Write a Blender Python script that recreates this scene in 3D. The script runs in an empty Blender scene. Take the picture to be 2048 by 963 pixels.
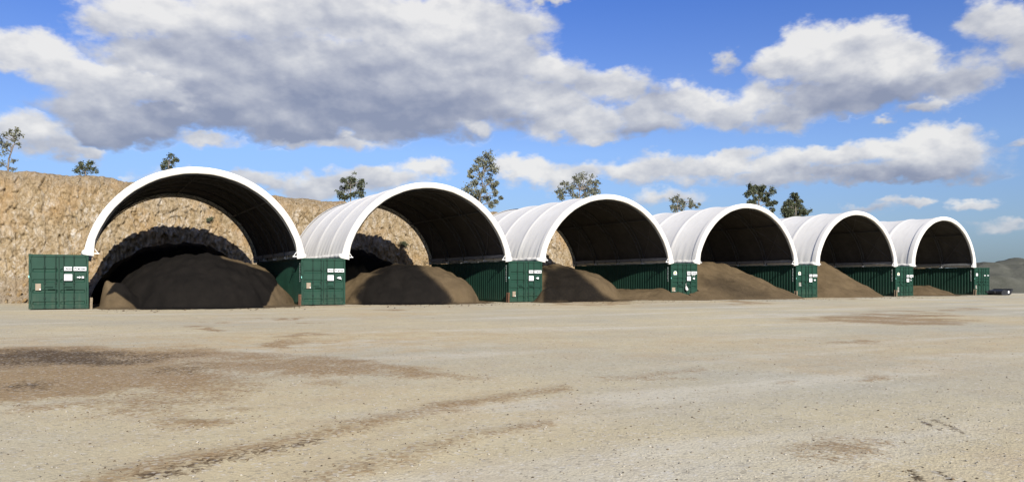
import bpy, math, random
import numpy as np
from mathutils import Vector, Matrix

R = math.radians
rng = np.random.default_rng(7)
random.seed(7)
SC = bpy.context.scene
COL = SC.collection

# ------------------------------------------------------------------ camera
# World axes: X runs along the row of containers, Y goes in under the roofs, Z up.
F_PX, CX, YH, HC = 1546.0, 1024.0, 561.0, 1.35          # photograph pixels / metres
YAW = R(29.1)
EL_ = np.array([math.cos(YAW), -math.sin(YAW)])          # camera right on the ground
EZ_ = np.array([math.sin(YAW), math.cos(YAW)])           # camera forward on the ground
CAM = np.array([2.15, -42.10])

cam_d = bpy.data.cameras.new('camera')
cam = bpy.data.objects.new('camera', cam_d)
COL.objects.link(cam)
cam_d.sensor_fit = 'HORIZONTAL'
cam_d.sensor_width = 36.0
cam_d.lens = 36.0 * F_PX / 2048.0
cam_d.shift_y = (YH - 481.5) / 2048.0
cam_d.clip_start = 0.1
cam_d.clip_end = 6000
cam.location = (CAM[0], CAM[1], HC)
cam.rotation_euler = (R(90), 0, -YAW)
SC.camera = cam

# ------------------------------------------------------------------ light
SUN_D = Vector((0.165, 1.0, -0.50)).normalized()          # direction the sunlight travels
SUN_EL = math.asin(-SUN_D.z)
SUN_AZ = math.atan2(-SUN_D.x, -SUN_D.y)                  # clockwise from +Y
sun_d = bpy.data.lights.new('sun', 'SUN')
sun_d.energy = 5.0
sun_d.angle = R(0.55)
sun_d.color = (1.0, 0.955, 0.88)
sun = bpy.data.objects.new('sun', sun_d)
sun.rotation_euler = SUN_D.to_track_quat('-Z', 'Y').to_euler()
sun.location = (0, -40, 40)
COL.objects.link(sun)

SC.view_settings.view_transform = 'Standard'
SC.view_settings.look = 'None'
SC.view_settings.exposure = 0.68
SC.view_settings.gamma = 1.0
SC.view_settings.use_curve_mapping = False
SC.render.engine = 'CYCLES'
SC.cycles.max_bounces = 4
SC.cycles.diffuse_bounces = 2
SC.cycles.use_denoising = True


def px_dir(u, y):
    """photograph pixel -> azimuth (from the world +Y axis, clockwise) and elevation, degrees"""
    az = math.atan((u - CX) / F_PX)
    el = math.atan((YH - y) / F_PX * math.cos(az))
    return math.degrees(az + YAW), math.degrees(el)


def at_plane(u, y, Y):
    """the point of the vertical plane Y=const that lies on a pixel's line of sight"""
    t = (u - CX) / F_PX
    d = EL_ * t + EZ_
    k = (Y - CAM[1]) / d[1]
    p = CAM + d * k
    return Vector((p[0], Y, HC + (YH - y) / F_PX * k))


# ------------------------------------------------------------------ node helpers
class NT:
    def __init__(self, tree):
        self.t = tree
        self.n = tree.nodes
        self.l = tree.links

    def node(self, typ, **kw):
        nd = self.n.new(typ)
        for k, v in kw.items():
            setattr(nd, k, v)
        return nd

    def put(self, sock, v):
        if v is None:
            return
        if isinstance(v, bpy.types.NodeSocket):
            self.l.new(v, sock)
        else:
            sock.default_value = v

    def math(self, op, a, b=None, c=None, clamp=False):
        nd = self.node('ShaderNodeMath', operation=op)
        nd.use_clamp = clamp
        self.put(nd.inputs[0], a)
        self.put(nd.inputs[1], b)
        self.put(nd.inputs[2], c)
        return nd.outputs[0]

    def vmath(self, op, a, b=None, c=None, scale=None):
        nd = self.node('ShaderNodeVectorMath', operation=op)
        self.put(nd.inputs[0], a)
        self.put(nd.inputs[1], b)
        self.put(nd.inputs[2], c)
        if scale is not None:
            self.put(nd.inputs['Scale'], scale)
        return nd.outputs[1] if op in ('LENGTH', 'DOT_PRODUCT') else nd.outputs[0]

    def noise(self, vec, scale, detail=4, rough=0.55, dist=0.0, color=False):
        nd = self.node('ShaderNodeTexNoise')
        self.put(nd.inputs['Vector'], vec)
        nd.inputs['Scale'].default_value = scale
        nd.inputs['Detail'].default_value = detail
        nd.inputs['Roughness'].default_value = rough
        nd.inputs['Distortion'].default_value = dist
        return nd.outputs['Color'] if color else nd.outputs['Fac']

    def voronoi(self, vec, scale, feature='F1', out='Distance'):
        nd = self.node('ShaderNodeTexVoronoi', feature=feature)
        self.put(nd.inputs['Vector'], vec)
        nd.inputs['Scale'].default_value = scale
        return nd.outputs[out]

    def ramp(self, fac, stops, interp='LINEAR'):
        nd = self.node('ShaderNodeValToRGB')
        nd.color_ramp.interpolation = interp
        e = nd.color_ramp.elements
        while len(e) < len(stops):
            e.new(0.5)
        for s, (p, c) in zip(e, stops):
            s.position = p
            s.color = (*c, 1) if len(c) == 3 else c
        self.put(nd.inputs[0], fac)
        return nd.outputs[0]

    def mix(self, fac, a, b, blend='MIX'):
        nd = self.node('ShaderNodeMix', data_type='RGBA', blend_type=blend)
        self.put(nd.inputs[0], fac)
        for sock, v in ((nd.inputs[6], a), (nd.inputs[7], b)):
            if isinstance(v, tuple) and len(v) == 3:
                v = (*v, 1)
            self.put(sock, v)
        return nd.outputs[2]

    def smooth(self, v, a, b, lo=0.0, hi=1.0):
        nd = self.node('ShaderNodeMapRange', interpolation_type='SMOOTHSTEP')
        self.put(nd.inputs[0], v)
        nd.inputs[1].default_value = a
        nd.inputs[2].default_value = b
        nd.inputs[3].default_value = lo
        nd.inputs[4].default_value = hi
        return nd.outputs[0]

    def attr(self, name, out='Fac'):
        return self.node('ShaderNodeAttribute', attribute_name=name).outputs[out]

    def pos(self):
        return self.node('ShaderNodeNewGeometry').outputs['Position']

    def obj(self):
        return self.node('ShaderNodeTexCoord').outputs['Object']

    def scale(self, v, s):
        return self.vmath('MULTIPLY', v, s)


# ------------------------------------------------------------------ sky with cumulus
CLOUDS = [  # photograph pixels: centre x, y, radius x, y, thickness, brightness
    (215, 48, 85, 38, .8, .85), (330, 40, 150, 60, 1.0, .85), (520, 30, 180, 60, 1.1, .72), (700, 25, 180, 70, 1.1, .72), (870, 45, 160, 75, 1.15, .85), (1000, 60, 110, 75, 1.0, .72),
    (780, 85, 120, 45, 1.0, .85), (960, 130, 150, 60, 1.1, .62), (400, 120, 180, 60, 1.1, .48), (600, 130, 220, 70, 1.2, .45), (760, 150, 200, 70, 1.2, .42), (300, 110, 130, 45, .9, .5),
    (480, 190, 190, 70, 1.2, .22), (680, 195, 240, 75, 1.25, .18), (880, 195, 190, 70, 1.2, .25), (560, 235, 210, 45, 1.1, .2), (790, 240, 210, 42, 1.0, .2), (1010, 200, 90, 60, .9, .5),
    (80, 110, 100, 42, 1.0, .88), (10, 108, 80, 36, .9, .85), (170, 140, 120, 42, 1.0, .78), (230, 180, 130, 40, 1.0, .7), (310, 180, 85, 38, 1.0, .98), (350, 208, 80, 20, .9, .85),
    (190, 215, 120, 42, 1.0, .4), (230, 258, 140, 34, 1.0, .15), (330, 240, 120, 30, .9, .25),
    (50, 258, 85, 32, .8, .72), (110, 285, 90, 26, .8, .6), (175, 298, 50, 16, .8, .8), (400, 283, 85, 18, .75, .72), (590, 272, 60, 11, .6, .7), (700, 278, 95, 18, .7, .6), (955, 253, 50, 14, .6, .85),
    (1120, 150, 90, 40, .95, .8), (1220, 170, 80, 38, .95, .7), (1090, 205, 110, 40, .9, .6), (1150, 240, 110, 36, .9, .75), (1205, 262, 50, 20, .8, .8), (1290, 215, 75, 45, .9, .5),
    (1370, 195, 60, 40, .95, .9), (1440, 215, 110, 40, 1.0, .75), (1560, 236, 90, 30, .8, .55), (1300, 255, 90, 26, .8, .45), (1520, 195, 60, 40, .8, .75),
    (1640, 95, 90, 50, 1.1, .88), (1730, 90, 95, 48, 1.1, .88), (1570, 125, 80, 40, 1.0, .85), (1800, 125, 85, 48, 1.1, .9), (1690, 140, 150, 45, 1.1, .62), (1720, 185, 220, 40, 1.15, .25), (1890, 165, 90, 50, .9, .5), (1650, 205, 130, 32, .9, .4),
    (1990, 45, 80, 50, .95, .8), (2060, 90, 110, 70, 1.0, .62),
    (1845, 220, 48, 19, .8, .62), (1770, 240, 26, 10, .6, .65), (1450, 112, 26, 22, .5, .6),
    (1870, 285, 105, 34, 1.05, .95), (1760, 300, 90, 28, 1.0, .88), (1660, 312, 80, 26, .95, .82), (1860, 325, 140, 34, 1.05, .62), (1800, 345, 190, 22, 1.0, .3), (1560, 325, 90, 26, .9, .8), (1450, 330, 90, 26, .9, .78),
    (1340, 340, 110, 28, .85, .68), (1590, 350, 160, 20, .85, .5), (1250, 350, 80, 22, .75, .65),
    (1050, 332, 65, 28, .95, .95), (1110, 352, 90, 28, .9, .8), (1010, 322, 42, 20, .8, .92), (850, 338, 55, 22, .9, .92), (760, 358, 90, 24, .85, .8),
    (660, 372, 110, 26, .85, .72), (520, 360, 100, 18, .7, .7), (390, 352, 90, 12, .5, .7), (245, 352, 42, 8, .5, .8),
    (1815, 408, 48, 12, .75, .75), (1930, 405, 62, 14, .8, .8), (1745, 424, 50, 10, .5, .6), (2005, 452, 70, 12, .55, .7), (2045, 292, 50, 8, .45, .6), (1110, 2, 48, 9, .6, .8),
    (1330, 395, 60, 20, .6, .8),
]


def cloud_group():
    """the cloud field: direction in; thickness and height-in-the-cloud brightness out"""
    g = bpy.data.node_groups.new('cloud_field', 'ShaderNodeTree')
    g.interface.new_socket('Vector', in_out='INPUT', socket_type='NodeSocketVector')
    g.interface.new_socket('D', in_out='OUTPUT', socket_type='NodeSocketFloat')
    g.interface.new_socket('B', in_out='OUTPUT', socket_type='NodeSocketFloat')
    T = NT(g)
    gi = T.node('NodeGroupInput')
    go = T.node('NodeGroupOutput')
    v = gi.outputs[0]
    sep = T.node('ShaderNodeSeparateXYZ')
    T.put(sep.inputs[0], v)
    az = T.math('DEGREES', T.math('ARCTAN2', sep.outputs[0], sep.outputs[1]))
    el = T.math('DEGREES', T.math('ARCSINE', sep.outputs[2]))
    cmb = T.node('ShaderNodeCombineXYZ')
    T.put(cmb.inputs[0], az)
    T.put(cmb.inputs[1], el)
    q = cmb.outputs[0]
    nv = T.scale(v, (1, 1, 1.7))
    w1 = T.vmath('SUBTRACT', T.noise(nv, 10, 2, .5, color=True), (.5, .5, .5))
    w2 = T.vmath('SUBTRACT', T.noise(nv, 36, 3, .6, color=True), (.5, .5, .5))
    q = T.vmath('MULTIPLY_ADD', w1, (4.6, 2.6, 0), q)
    q = T.vmath('MULTIPLY_ADD', w2, (2.6, 1.7, 0), q)
    best = num = den = None
    for cx, cy, rx, ry, wt, br in CLOUDS:
        a0, e0 = px_dir(cx, cy)
        a1, _ = px_dir(cx + rx, cy)
        _, e1 = px_dir(cx, cy - ry)
        ix, iy = 1 / max(.25, (a1 - a0) * 1.15), 1 / max(.2, (e1 - e0) * 1.15)
        d = T.vmath('MULTIPLY_ADD', q, (ix, iy, 0), (-a0 * ix, -e0 * iy, 0))
        h = T.math('MULTIPLY_ADD', T.vmath('LENGTH', d), -wt, wt)
        hp = T.math('MAXIMUM', h, 0.0)
        hp = T.math('MULTIPLY', hp, hp)
        # brightness rises from the base of each billow to its crown
        vb = T.vmath('DOT_PRODUCT', d, (0, .26, 0))
        bb = T.math('MULTIPLY', T.math('ADD', vb, br), hp)
        best = h if best is None else T.math('SMOOTH_MAX', best, h, 0.2)
        num = bb if num is None else T.math('ADD', num, bb)
        den = hp if den is None else T.math('ADD', den, hp)
    # beyond the clouds one can see the sky goes on in the same way
    far = T.math('MAXIMUM', T.smooth(T.math('ABSOLUTE', T.math('SUBTRACT', az, 29.1)), 38, 46), T.smooth(el, 21.5, 27))
    wide = T.math('SUBTRACT', T.math('MULTIPLY', T.noise(nv, 3.2, 3, .5), 3.4), 1.75)
    wide = T.math('ADD', T.math('MULTIPLY', T.math('SUBTRACT', 1.0, far), -3.0), wide)
    wide = T.math('MINIMUM', wide, T.smooth(el, 0, 8, -1, 1.2))
    wp = T.math('MAXIMUM', wide, 0.0)
    wp = T.math('MULTIPLY', wp, wp)
    num = T.math('MULTIPLY_ADD', wp, .6, num)
    den = T.math('ADD', den, T.math('ADD', wp, .0004))
    num = T.math('ADD', num, .0004 * .75)
    best = T.math('MAXIMUM', best, wide)
    fb = T.math('SUBTRACT', T.noise(nv, 24, 7, .64), .5)
    T.put(go.inputs[0], T.math('MULTIPLY_ADD', fb, .85, best))
    T.put(go.inputs[1], T.math('DIVIDE', num, den))
    return g


def build_world():
    w = bpy.data.worlds.new('World')
    SC.world = w
    w.use_nodes = True
    g = cloud_group()
    T = NT(w.node_tree)
    for nd in list(T.n):
        T.n.remove(nd)
    out = T.node('ShaderNodeOutputWorld')
    bg = T.node('ShaderNodeBackground')
    bg.inputs[1].default_value = 0.10
    sky = T.node('ShaderNodeTexSky', sky_type='NISHITA')
    sky.sun_disc = False
    sky.sun_elevation = SUN_EL
    sky.sun_rotation = SUN_AZ % (2 * math.pi)
    sky.altitude = 300
    sky.air_density = 1.15
    sky.dust_density = 0.25
    sky.ozone_density = 2.5
    tc = T.node('ShaderNodeTexCoord').outputs['Generated']
    v0 = T.vmath('NORMALIZE', tc)
    sep = T.node('ShaderNodeSeparateXYZ')
    T.put(sep.inputs[0], v0)
    # a clear, dry inland sky: deeper than the model's, without its pale band at the horizon
    tint = T.ramp(sep.outputs[2], [(0, (.16, .25, .47)), (.07, (.36, .43, .64)), (.16, (.49, .56, .80)), (.25, (.44, .52, .82)), (.36, (.29, .435, .85)), (.7, (.29, .435, .85))])
    skyc = T.mix(1.0, sky.outputs[0], tint, 'MULTIPLY')
    nd = T.node('ShaderNodeGroup')
    nd.node_tree = g
    T.put(nd.inputs[0], v0)
    D, B = nd.outputs[0], nd.outputs[1]
    alpha = T.smooth(D, -0.08, 0.46)
    # billows catch the light on the side turned to the sun
    nv = T.scale(v0, (1, 1, 1.7))
    e0 = T.noise(nv, 13, 5, .52)
    e1 = T.noise(T.vmath('ADD', nv, (.006, -.004, .022)), 13, 5, .52)
    lit = T.math('MULTIPLY_ADD', T.math('SUBTRACT', e0, e1), 1.55, B)
    lit = T.math('MULTIPLY_ADD', T.math('SUBTRACT', T.noise(nv, 7, 3, .5), .5), .45, lit, clamp=True)
    ccol = T.ramp(lit, [(0, (1.7, 1.93, 2.62)), (.28, (2.4, 2.58, 3.15)), (.56, (3.35, 3.48, 3.85)), (.78, (4.3, 4.35, 4.5)), (1, (5.35, 5.3, 5.2))])
    # everything far and low fades into the clear blue air over the horizon
    low = T.smooth(sep.outputs[2], 0.0, 0.12)
    col = T.mix(T.math('MULTIPLY', alpha, T.math('MULTIPLY_ADD', low, .45, .5)), skyc, ccol)
    T.put(bg.inputs[0], col)
    T.put(out.inputs[0], bg.outputs[0])
    w.cycles.sampling_method = 'MANUAL'
    w.cycles.sample_map_resolution = 512


build_world()

# ------------------------------------------------------------------ materials
MATS = {}


def mat(name):
    m = bpy.data.materials.new(name)
    m.use_nodes = True
    T = NT(m.node_tree)
    b = m.node_tree.nodes['Principled BSDF']
    MATS[name] = m
    return T, b


def bump(T, b, h, strength, dist=0.05):
    nd = T.node('ShaderNodeBump')
    nd.inputs['Strength'].default_value = strength
    nd.inputs['Distance'].default_value = dist
    T.put(nd.inputs['Height'], h)
    T.put(b.inputs['Normal'], nd.outputs[0])


def rough(b, r, spec=0.3, metal=0.0):
    b.inputs['Roughness'].default_value = r
    b.inputs['Specular IOR Level'].default_value = spec
    b.inputs['Metallic'].default_value = metal


def simple(name, col, r=0.7, spec=0.3, metal=0.0, var=0.12, scale=3.0):
    T, b = mat(name)
    n = T.noise(T.obj(), scale, 5, .6)
    lo = tuple(c * (1 - var) for c in col)
    hi = tuple(min(1, c * (1 + var)) for c in col)
    T.put(b.inputs['Base Color'], T.ramp(n, [(.3, lo), (.7, hi)]))
    rough(b, r, spec, metal)
    return MATS[name]


def make_materials():
    # pale crushed-rock yard with spilt dark aggregate
    T, b = mat('yard')
    p = T.pos()
    big = T.noise(p, .11, 5, .6)
    streak = T.noise(T.vmath('MULTIPLY', p, (.10, .5, 1)), 1.0, 5, .6)
    mid = T.noise(p, 1.3, 5, .65)
    base = T.mix(T.smooth(big, .35, .65), (.405, .371, .272), (.50, .427, .266))
    base = T.mix(T.math('MULTIPLY', T.smooth(streak, .48, .66), .8), base, (.53, .487, .372))
    base = T.mix(T.math('MULTIPLY', T.smooth(mid, .45, .75), .45), base, (.382, .346, .265))
    ochre = T.attr('ochre')
    base = T.mix(T.math('MULTIPLY', ochre, T.smooth(mid, .25, .75), clamp=True), base, (.45, .335, .18))
    fine = T.noise(p, 22, 6, .75)
    fine2 = T.noise(p, 75, 3, .7)
    vor = T.voronoi(p, 30, out='Color')
    sepc = T.node('ShaderNodeSeparateColor')
    T.put(sepc.inputs[0], vor)
    vor2 = T.voronoi(p, 13, out='Color')
    sepd = T.node('ShaderNodeSeparateColor')
    T.put(sepd.inputs[0], vor2)
    st = T.attr('stain')
    # spilt stones lie singly at the edge of a spill and close up towards its middle
    grain = T.math('ADD', T.math('MULTIPLY', T.math('SUBTRACT', sepc.outputs[2], .5), .75), T.math('MULTIPLY', T.math('SUBTRACT', sepd.outputs[2], .5), .35))
    sp = T.math('ADD', grain, T.math('MULTIPLY', T.math('SUBTRACT', mid, .5), 1.1))
    st2 = T.smooth(T.math('ADD', T.math('MULTIPLY', sp, T.smooth(st, 0, .3)), st), .0, 1.15)
    base = T.mix(T.math('MULTIPLY', st2, .82), base, T.mix(sepc.outputs[0], (.185, .112, .048), (.33, .22, .105)))
    dk = T.attr('dark')
    dk2 = T.smooth(T.math('ADD', T.math('MULTIPLY', sp, T.smooth(dk, 0, .25)), dk), .25, 1.0)
    base = T.mix(T.math('MULTIPLY', dk2, .9), base, (.072, .048, .026))
    specks = T.smooth(sepc.outputs[0], .86, .95)
    base = T.mix(T.math('MULTIPLY', specks, .38), base, (.17, .15, .12))
    pale = T.smooth(sepc.outputs[1], .88, .96)
    base = T.mix(T.math('MULTIPLY', pale, .35), base, (.60, .57, .50))
    base = T.mix(1.0, base, T.ramp(fine2, [(.25, (.74, .74, .74)), (.75, (1.14, 1.14, 1.14))]), 'MULTIPLY')
    T.put(b.inputs['Base Color'], base)
    rough(b, .95, .1)
    vd = T.voronoi(p, 40)
    h = T.math('ADD', T.math('MULTIPLY', fine, .8), T.math('MULTIPLY', vd, .5))
    bump(T, b, h, .38, .025)

    # dark precoated aggregate, weathered to brown where it has not been dug
    T, b = mat('aggregate')
    p = T.pos()
    n1 = T.noise(p, 1.1, 6, .6)
    n2 = T.noise(p, 16, 5, .75)
    n3 = T.noise(p, 60, 3, .7)
    fresh = T.attr('fresh')
    br = T.ramp(n1, [(.3, (.088, .063, .035)), (.7, (.128, .092, .052))])
    dk = T.ramp(n1, [(.3, (.0075, .0066, .0057)), (.7, (.013, .011, .0092))])
    f = T.smooth(T.math('ADD', fresh, T.math('MULTIPLY', T.math('SUBTRACT', n2, .5), .5)), .25, .75)
    c = T.mix(f, br, dk)
    c = T.mix(1.0, c, T.ramp(n3, [(.25, (.62, .62, .62)), (.75, (1.35, 1.35, 1.35))]), 'MULTIPLY')
    c = T.mix(T.math('MULTIPLY', T.smooth(n2, .55, .8), .12), c, (.12, .095, .065))
    T.put(b.inputs['Base Color'], c)
    rough(b, .95, .05)
    bump(T, b, T.math('ADD', n2, T.math('MULTIPLY', n3, .6)), .7, .05)

    # grey crushed stone
    T, b = mat('grey_stone')
    p = T.pos()
    n1 = T.noise(p, .5, 6, .6)
    n2 = T.noise(p, 9, 5, .75)
    c = T.ramp(n1, [(.3, (.062, .064, .050)), (.7, (.112, .111, .089))])
    c = T.mix(1.0, c, T.ramp(n2, [(.25, (.7, .7, .7)), (.75, (1.25, 1.25, 1.25))]), 'MULTIPLY')
    T.put(b.inputs['Base Color'], c)
    rough(b, .95, .1)
    bump(T, b, n2, .8, .12)

    # weathered quarry rock: ochre skin, pale fresh breaks
    T, b = mat('rock')
    p = T.pos()
    ps = T.vmath('MULTIPLY', p, (1, 1, .55))
    n1 = T.noise(p, .35, 5, .6)
    n2 = T.noise(ps, 2.6, 6, .68)
    n3 = T.noise(ps, 9, 5, .7)
    cell = T.attr('cell')
    low = T.attr('scree')
    pw = T.vmath('MULTIPLY_ADD', T.vmath('SUBTRACT', T.noise(p, 2.2, 3, .6, color=True), (.5, .5, .5)), (.5, .5, .7), p)
    va = T.voronoi(T.vmath('MULTIPLY', pw, (1, 1, .42)), 4.6, out='Color')
    vb_ = T.voronoi(T.vmath('MULTIPLY', pw, (1, 1, .5)), 11.5, out='Color')
    sa, sb = T.node('ShaderNodeSeparateColor'), T.node('ShaderNodeSeparateColor')
    T.put(sa.inputs[0], va)
    T.put(sb.inputs[0], vb_)
    mixv = T.math('ADD', T.math('MULTIPLY', sa.outputs[0], .30), T.math('MULTIPLY', sb.outputs[0], .20))
    c = T.ramp(T.math('ADD', T.math('ADD', T.math('MULTIPLY', cell, .32), T.math('MULTIPLY', n2, .35)), mixv),
               [(.27, (.135, .098, .058)), (.42, (.238, .178, .100)), (.55, (.290, .222, .134)), (.66, (.318, .252, .166)), (.77, (.365, .31, .235)), (.92, (.46, .42, .355))])
    c = T.mix(T.smooth(n1, .42, .66), c, T.mix(.55, c, (.31, .195, .085)))
    crack = T.attr('crack')
    c = T.mix(T.math('MULTIPLY', crack, .25), c, (.12, .088, .058))
    c = T.mix(T.math('MULTIPLY', low, .8), c, T.ramp(n3, [(.3, (.15, .12, .085)), (.7, (.25, .21, .16))]))
    c = T.mix(1.0, c, T.ramp(n3, [(.25, (.68, .67, .65)), (.75, (1.22, 1.22, 1.22))]), 'MULTIPLY')
    T.put(b.inputs['Base Color'], c)
    rough(b, .95, .1)
    hh = T.math('ADD', T.math('MULTIPLY', sa.outputs[1], 1.1), T.math('MULTIPLY', sb.outputs[1], .7))
    bump(T, b, T.math('ADD', hh, T.math('ADD', T.math('MULTIPLY', n3, .7), T.math('MULTIPLY', n2, .6))), .8, .12)

    # green container paint with dust and scuffs
    T, b = mat('green_paint')
    p = T.pos()
    n1 = T.noise(p, 1.4, 5, .6)
    n2 = T.noise(T.vmath('MULTIPLY', p, (9, 9, 1.2)), 1.0, 5, .7)
    n3 = T.noise(p, 30, 3, .7)
    c = T.ramp(n1, [(.3, (.0075, .033, .0205)), (.7, (.0105, .044, .0275))])
    sp = T.node('ShaderNodeSeparateXYZ')
    T.put(sp.inputs[0], p)
    dust = T.math('MULTIPLY', T.smooth(sp.outputs[2], 1.1, .1), T.smooth(n2, .35, .8))
    c = T.mix(T.math('MULTIPLY', dust, .16), c, (.16, .135, .09))
    c = T.mix(T.math('MULTIPLY', T.smooth(n2, .55, .8), .04), c, (.11, .12, .10))
    c = T.mix(T.math('MULTIPLY', T.smooth(n3, .72, .8), .5), c, (.10, .055, .03))
    T.put(b.inputs['Base Color'], c)
    rough(b, .6, .2)

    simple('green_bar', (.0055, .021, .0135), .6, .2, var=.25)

    # white coated fabric outside
    T, b = mat('white_fabric')
    p = T.pos()
    n1 = T.noise(p, .6, 5, .6)
    n2 = T.noise(T.vmath('MULTIPLY', p, (.8, 3.5, .5)), 1.0, 5, .65)
    c = T.ramp(n1, [(.3, (.64, .615, .555)), (.7, (.69, .665, .605))])
    c = T.mix(T.math('MULTIPLY', T.smooth(n2, .46, .8), .5), c, (.50, .475, .42))
    T.put(b.inputs['Base Color'], c)
    rough(b, .6, .25)
    bump(T, b, n2, .12, .05)

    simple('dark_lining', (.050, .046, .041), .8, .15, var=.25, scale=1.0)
    simple('galvanised', (.050, .050, .049), .6, .3, .2, var=.2)
    simple('pale_steel', (.50, .50, .48), .55, .4, .1, var=.15)
    simple('cable', (.08, .08, .08), .6, .3)
    simple('rail_fabric', (.20, .20, .195), .7, .2, var=.15)
    simple('white_print', (.66, .66, .65), .6, .2, var=.03)
    simple('black_print', (.012, .012, .013), .6, .2)
    simple('tan_plate', (.235, .185, .13), .6, .3, var=.15)
    simple('grey_plate', (.20, .19, .16), .6, .3, var=.15)
    simple('teal_tag', (.22, .55, .48), .5, .3)
    simple('yellow_print', (.72, .55, .14), .6, .2, var=.05)
    simple('rubber', (.012, .012, .012), .7, .2)
    simple('rusty_steel', (.095, .050, .030), .85, .15, var=.35, scale=8)
    simple('dusty_steel', (.19, .15, .10), .85, .15, var=.3, scale=8)
    simple('bucket_paint', (.022, .023, .026), .45, .4, .2, var=.3)
    simple('bag_plastic', (.52, .51, .47), .5, .3, var=.06)
    simple('bark', (.17, .145, .12), .9, .1, var=.35, scale=5)
    for nm, a, c in (('leaf_grey', (.085, .090, .052), (.16, .16, .105)), ('leaf_dark', (.040, .050, .024), (.095, .104, .056))):
        T, b = mat(nm)
        rnd = T.attr('shade')
        T.put(b.inputs['Base Color'], T.ramp(rnd, [(0, a), (1, c)]))
        rough(b, .6, .3)
    for nm, a, c in (('pebble_pale', (.20, .18, .145), (.40, .365, .30)), ('pebble_dark', (.035, .027, .02), (.16, .115, .068))):
        T, b = mat(nm)
        T.put(b.inputs['Base Color'], T.ramp(T.attr('shade'), [(0, a), (1, c)]))
        rough(b, .9, .15)


make_materials()

# ------------------------------------------------------------------ mesh helpers


class MB:
    def __init__(self):
        self.v = []
        self.f = []

    def box(self, x0, x1, y0, y1, z0, z1):
        n = len(self.v)
        self.v += [(x0, y0, z0), (x1, y0, z0), (x1, y1, z0), (x0, y1, z0), (x0, y0, z1), (x1, y0, z1), (x1, y1, z1), (x0, y1, z1)]
        self.f += [tuple(n + i for i in q) for q in ((0, 3, 2, 1), (4, 5, 6, 7), (0, 1, 5, 4), (1, 2, 6, 5), (2, 3, 7, 6), (3, 0, 4, 7))]
        return self

    def tube(self, pts, r, sides=6, cap=True):
        pts = [Vector(p) for p in pts]
        rs = r if isinstance(r, (list, tuple)) else [r] * len(pts)
        n0 = len(self.v)
        up = None
        for i, p in enumerate(pts):
            a = pts[max(0, i - 1)]
            b_ = pts[min(len(pts) - 1, i + 1)]
            t = (b_ - a)
            t = t.normalized() if t.length > 1e-9 else Vector((0, 0, 1))
            if up is None:
                up = t.orthogonal().normalized()
            else:
                up = (up - t * up.dot(t))
                up = up.normalized() if up.length > 1e-6 else t.orthogonal().normalized()
            s = t.cross(up)
            for k in range(sides):
                a_ = 2 * math.pi * k / sides
                self.v.append(tuple(p + (up * math.cos(a_) + s * math.sin(a_)) * rs[i]))
        for i in range(len(pts) - 1):
            for k in range(sides):
                k2 = (k + 1) % sides
                self.f.append((n0 + i * sides + k, n0 + i * sides + k2, n0 + (i + 1) * sides + k2, n0 + (i + 1) * sides + k))
        if cap:
            self.f.append(tuple(n0 + k for k in range(sides))[::-1])
            m = n0 + (len(pts) - 1) * sides
            self.f.append(tuple(m + k for k in range(sides)))
        return self

    def sweep(self, rows, closed=False):
        """rows of equal length -> quad sheet"""
        n0 = len(self.v)
        w = len(rows[0])
        for r in rows:
            self.v += [tuple(p) for p in r]
        for i in range(len(rows) - 1):
            for k in range(w if closed else w - 1):
                k2 = (k + 1) % w
                self.f.append((n0 + i * w + k, n0 + i * w + k2, n0 + (i + 1) * w + k2, n0 + (i + 1) * w + k))
        return self

    def poly(self, pts2, to3, thick):
        """flat outline extruded: to3(a, b, d) -> point"""
        n = len(self.v)
        k = len(pts2)
        self.v += [to3(a, b_, 0) for a, b_ in pts2] + [to3(a, b_, thick) for a, b_ in pts2]
        self.f.append(tuple(range(n, n + k)))
        self.f.append(tuple(range(n + k, n + 2 * k))[::-1])
        for i in range(k):
            j = (i + 1) % k
            self.f.append((n + i, n + k + i, n + k + j, n + j))
        return self

    def mesh(self, name, m, smooth=False):
        me = bpy.data.meshes.new(name)
        me.from_pydata(self.v, [], self.f)
        me.update()
        if m:
            me.materials.append(MATS[m])
        if smooth:
            me.polygons.foreach_set('use_smooth', [True] * len(me.polygons))
        return me

    def build(self, name, m, parent=None, smooth=False, bevel=0):
        o = bpy.data.objects.new(name, self.mesh(name, m, smooth))
        COL.objects.link(o)
        if parent:
            o.parent = parent
        if bevel:
            md = o.modifiers.new('bevel', 'BEVEL')
            md.width = bevel
            md.segments = 1
        return o


def obj_from(name, me, parent=None, loc=None):
    o = bpy.data.objects.new(name, me)
    COL.objects.link(o)
    if parent:
        o.parent = parent
    if loc:
        o.location = loc
    return o


def empty(name, loc, rz=0):
    o = bpy.data.objects.new(name, None)
    o.empty_display_size = .5
    o.location = loc
    o.rotation_euler = (0, 0, rz)
    COL.objects.link(o)
    return o


def tag(o, label=None, cat=None, group=None, kind=None):
    if label:
        o['label'] = label
    if cat:
        o['category'] = cat
    if group:
        o['group'] = group
    if kind:
        o['kind'] = kind
    return o


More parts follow.
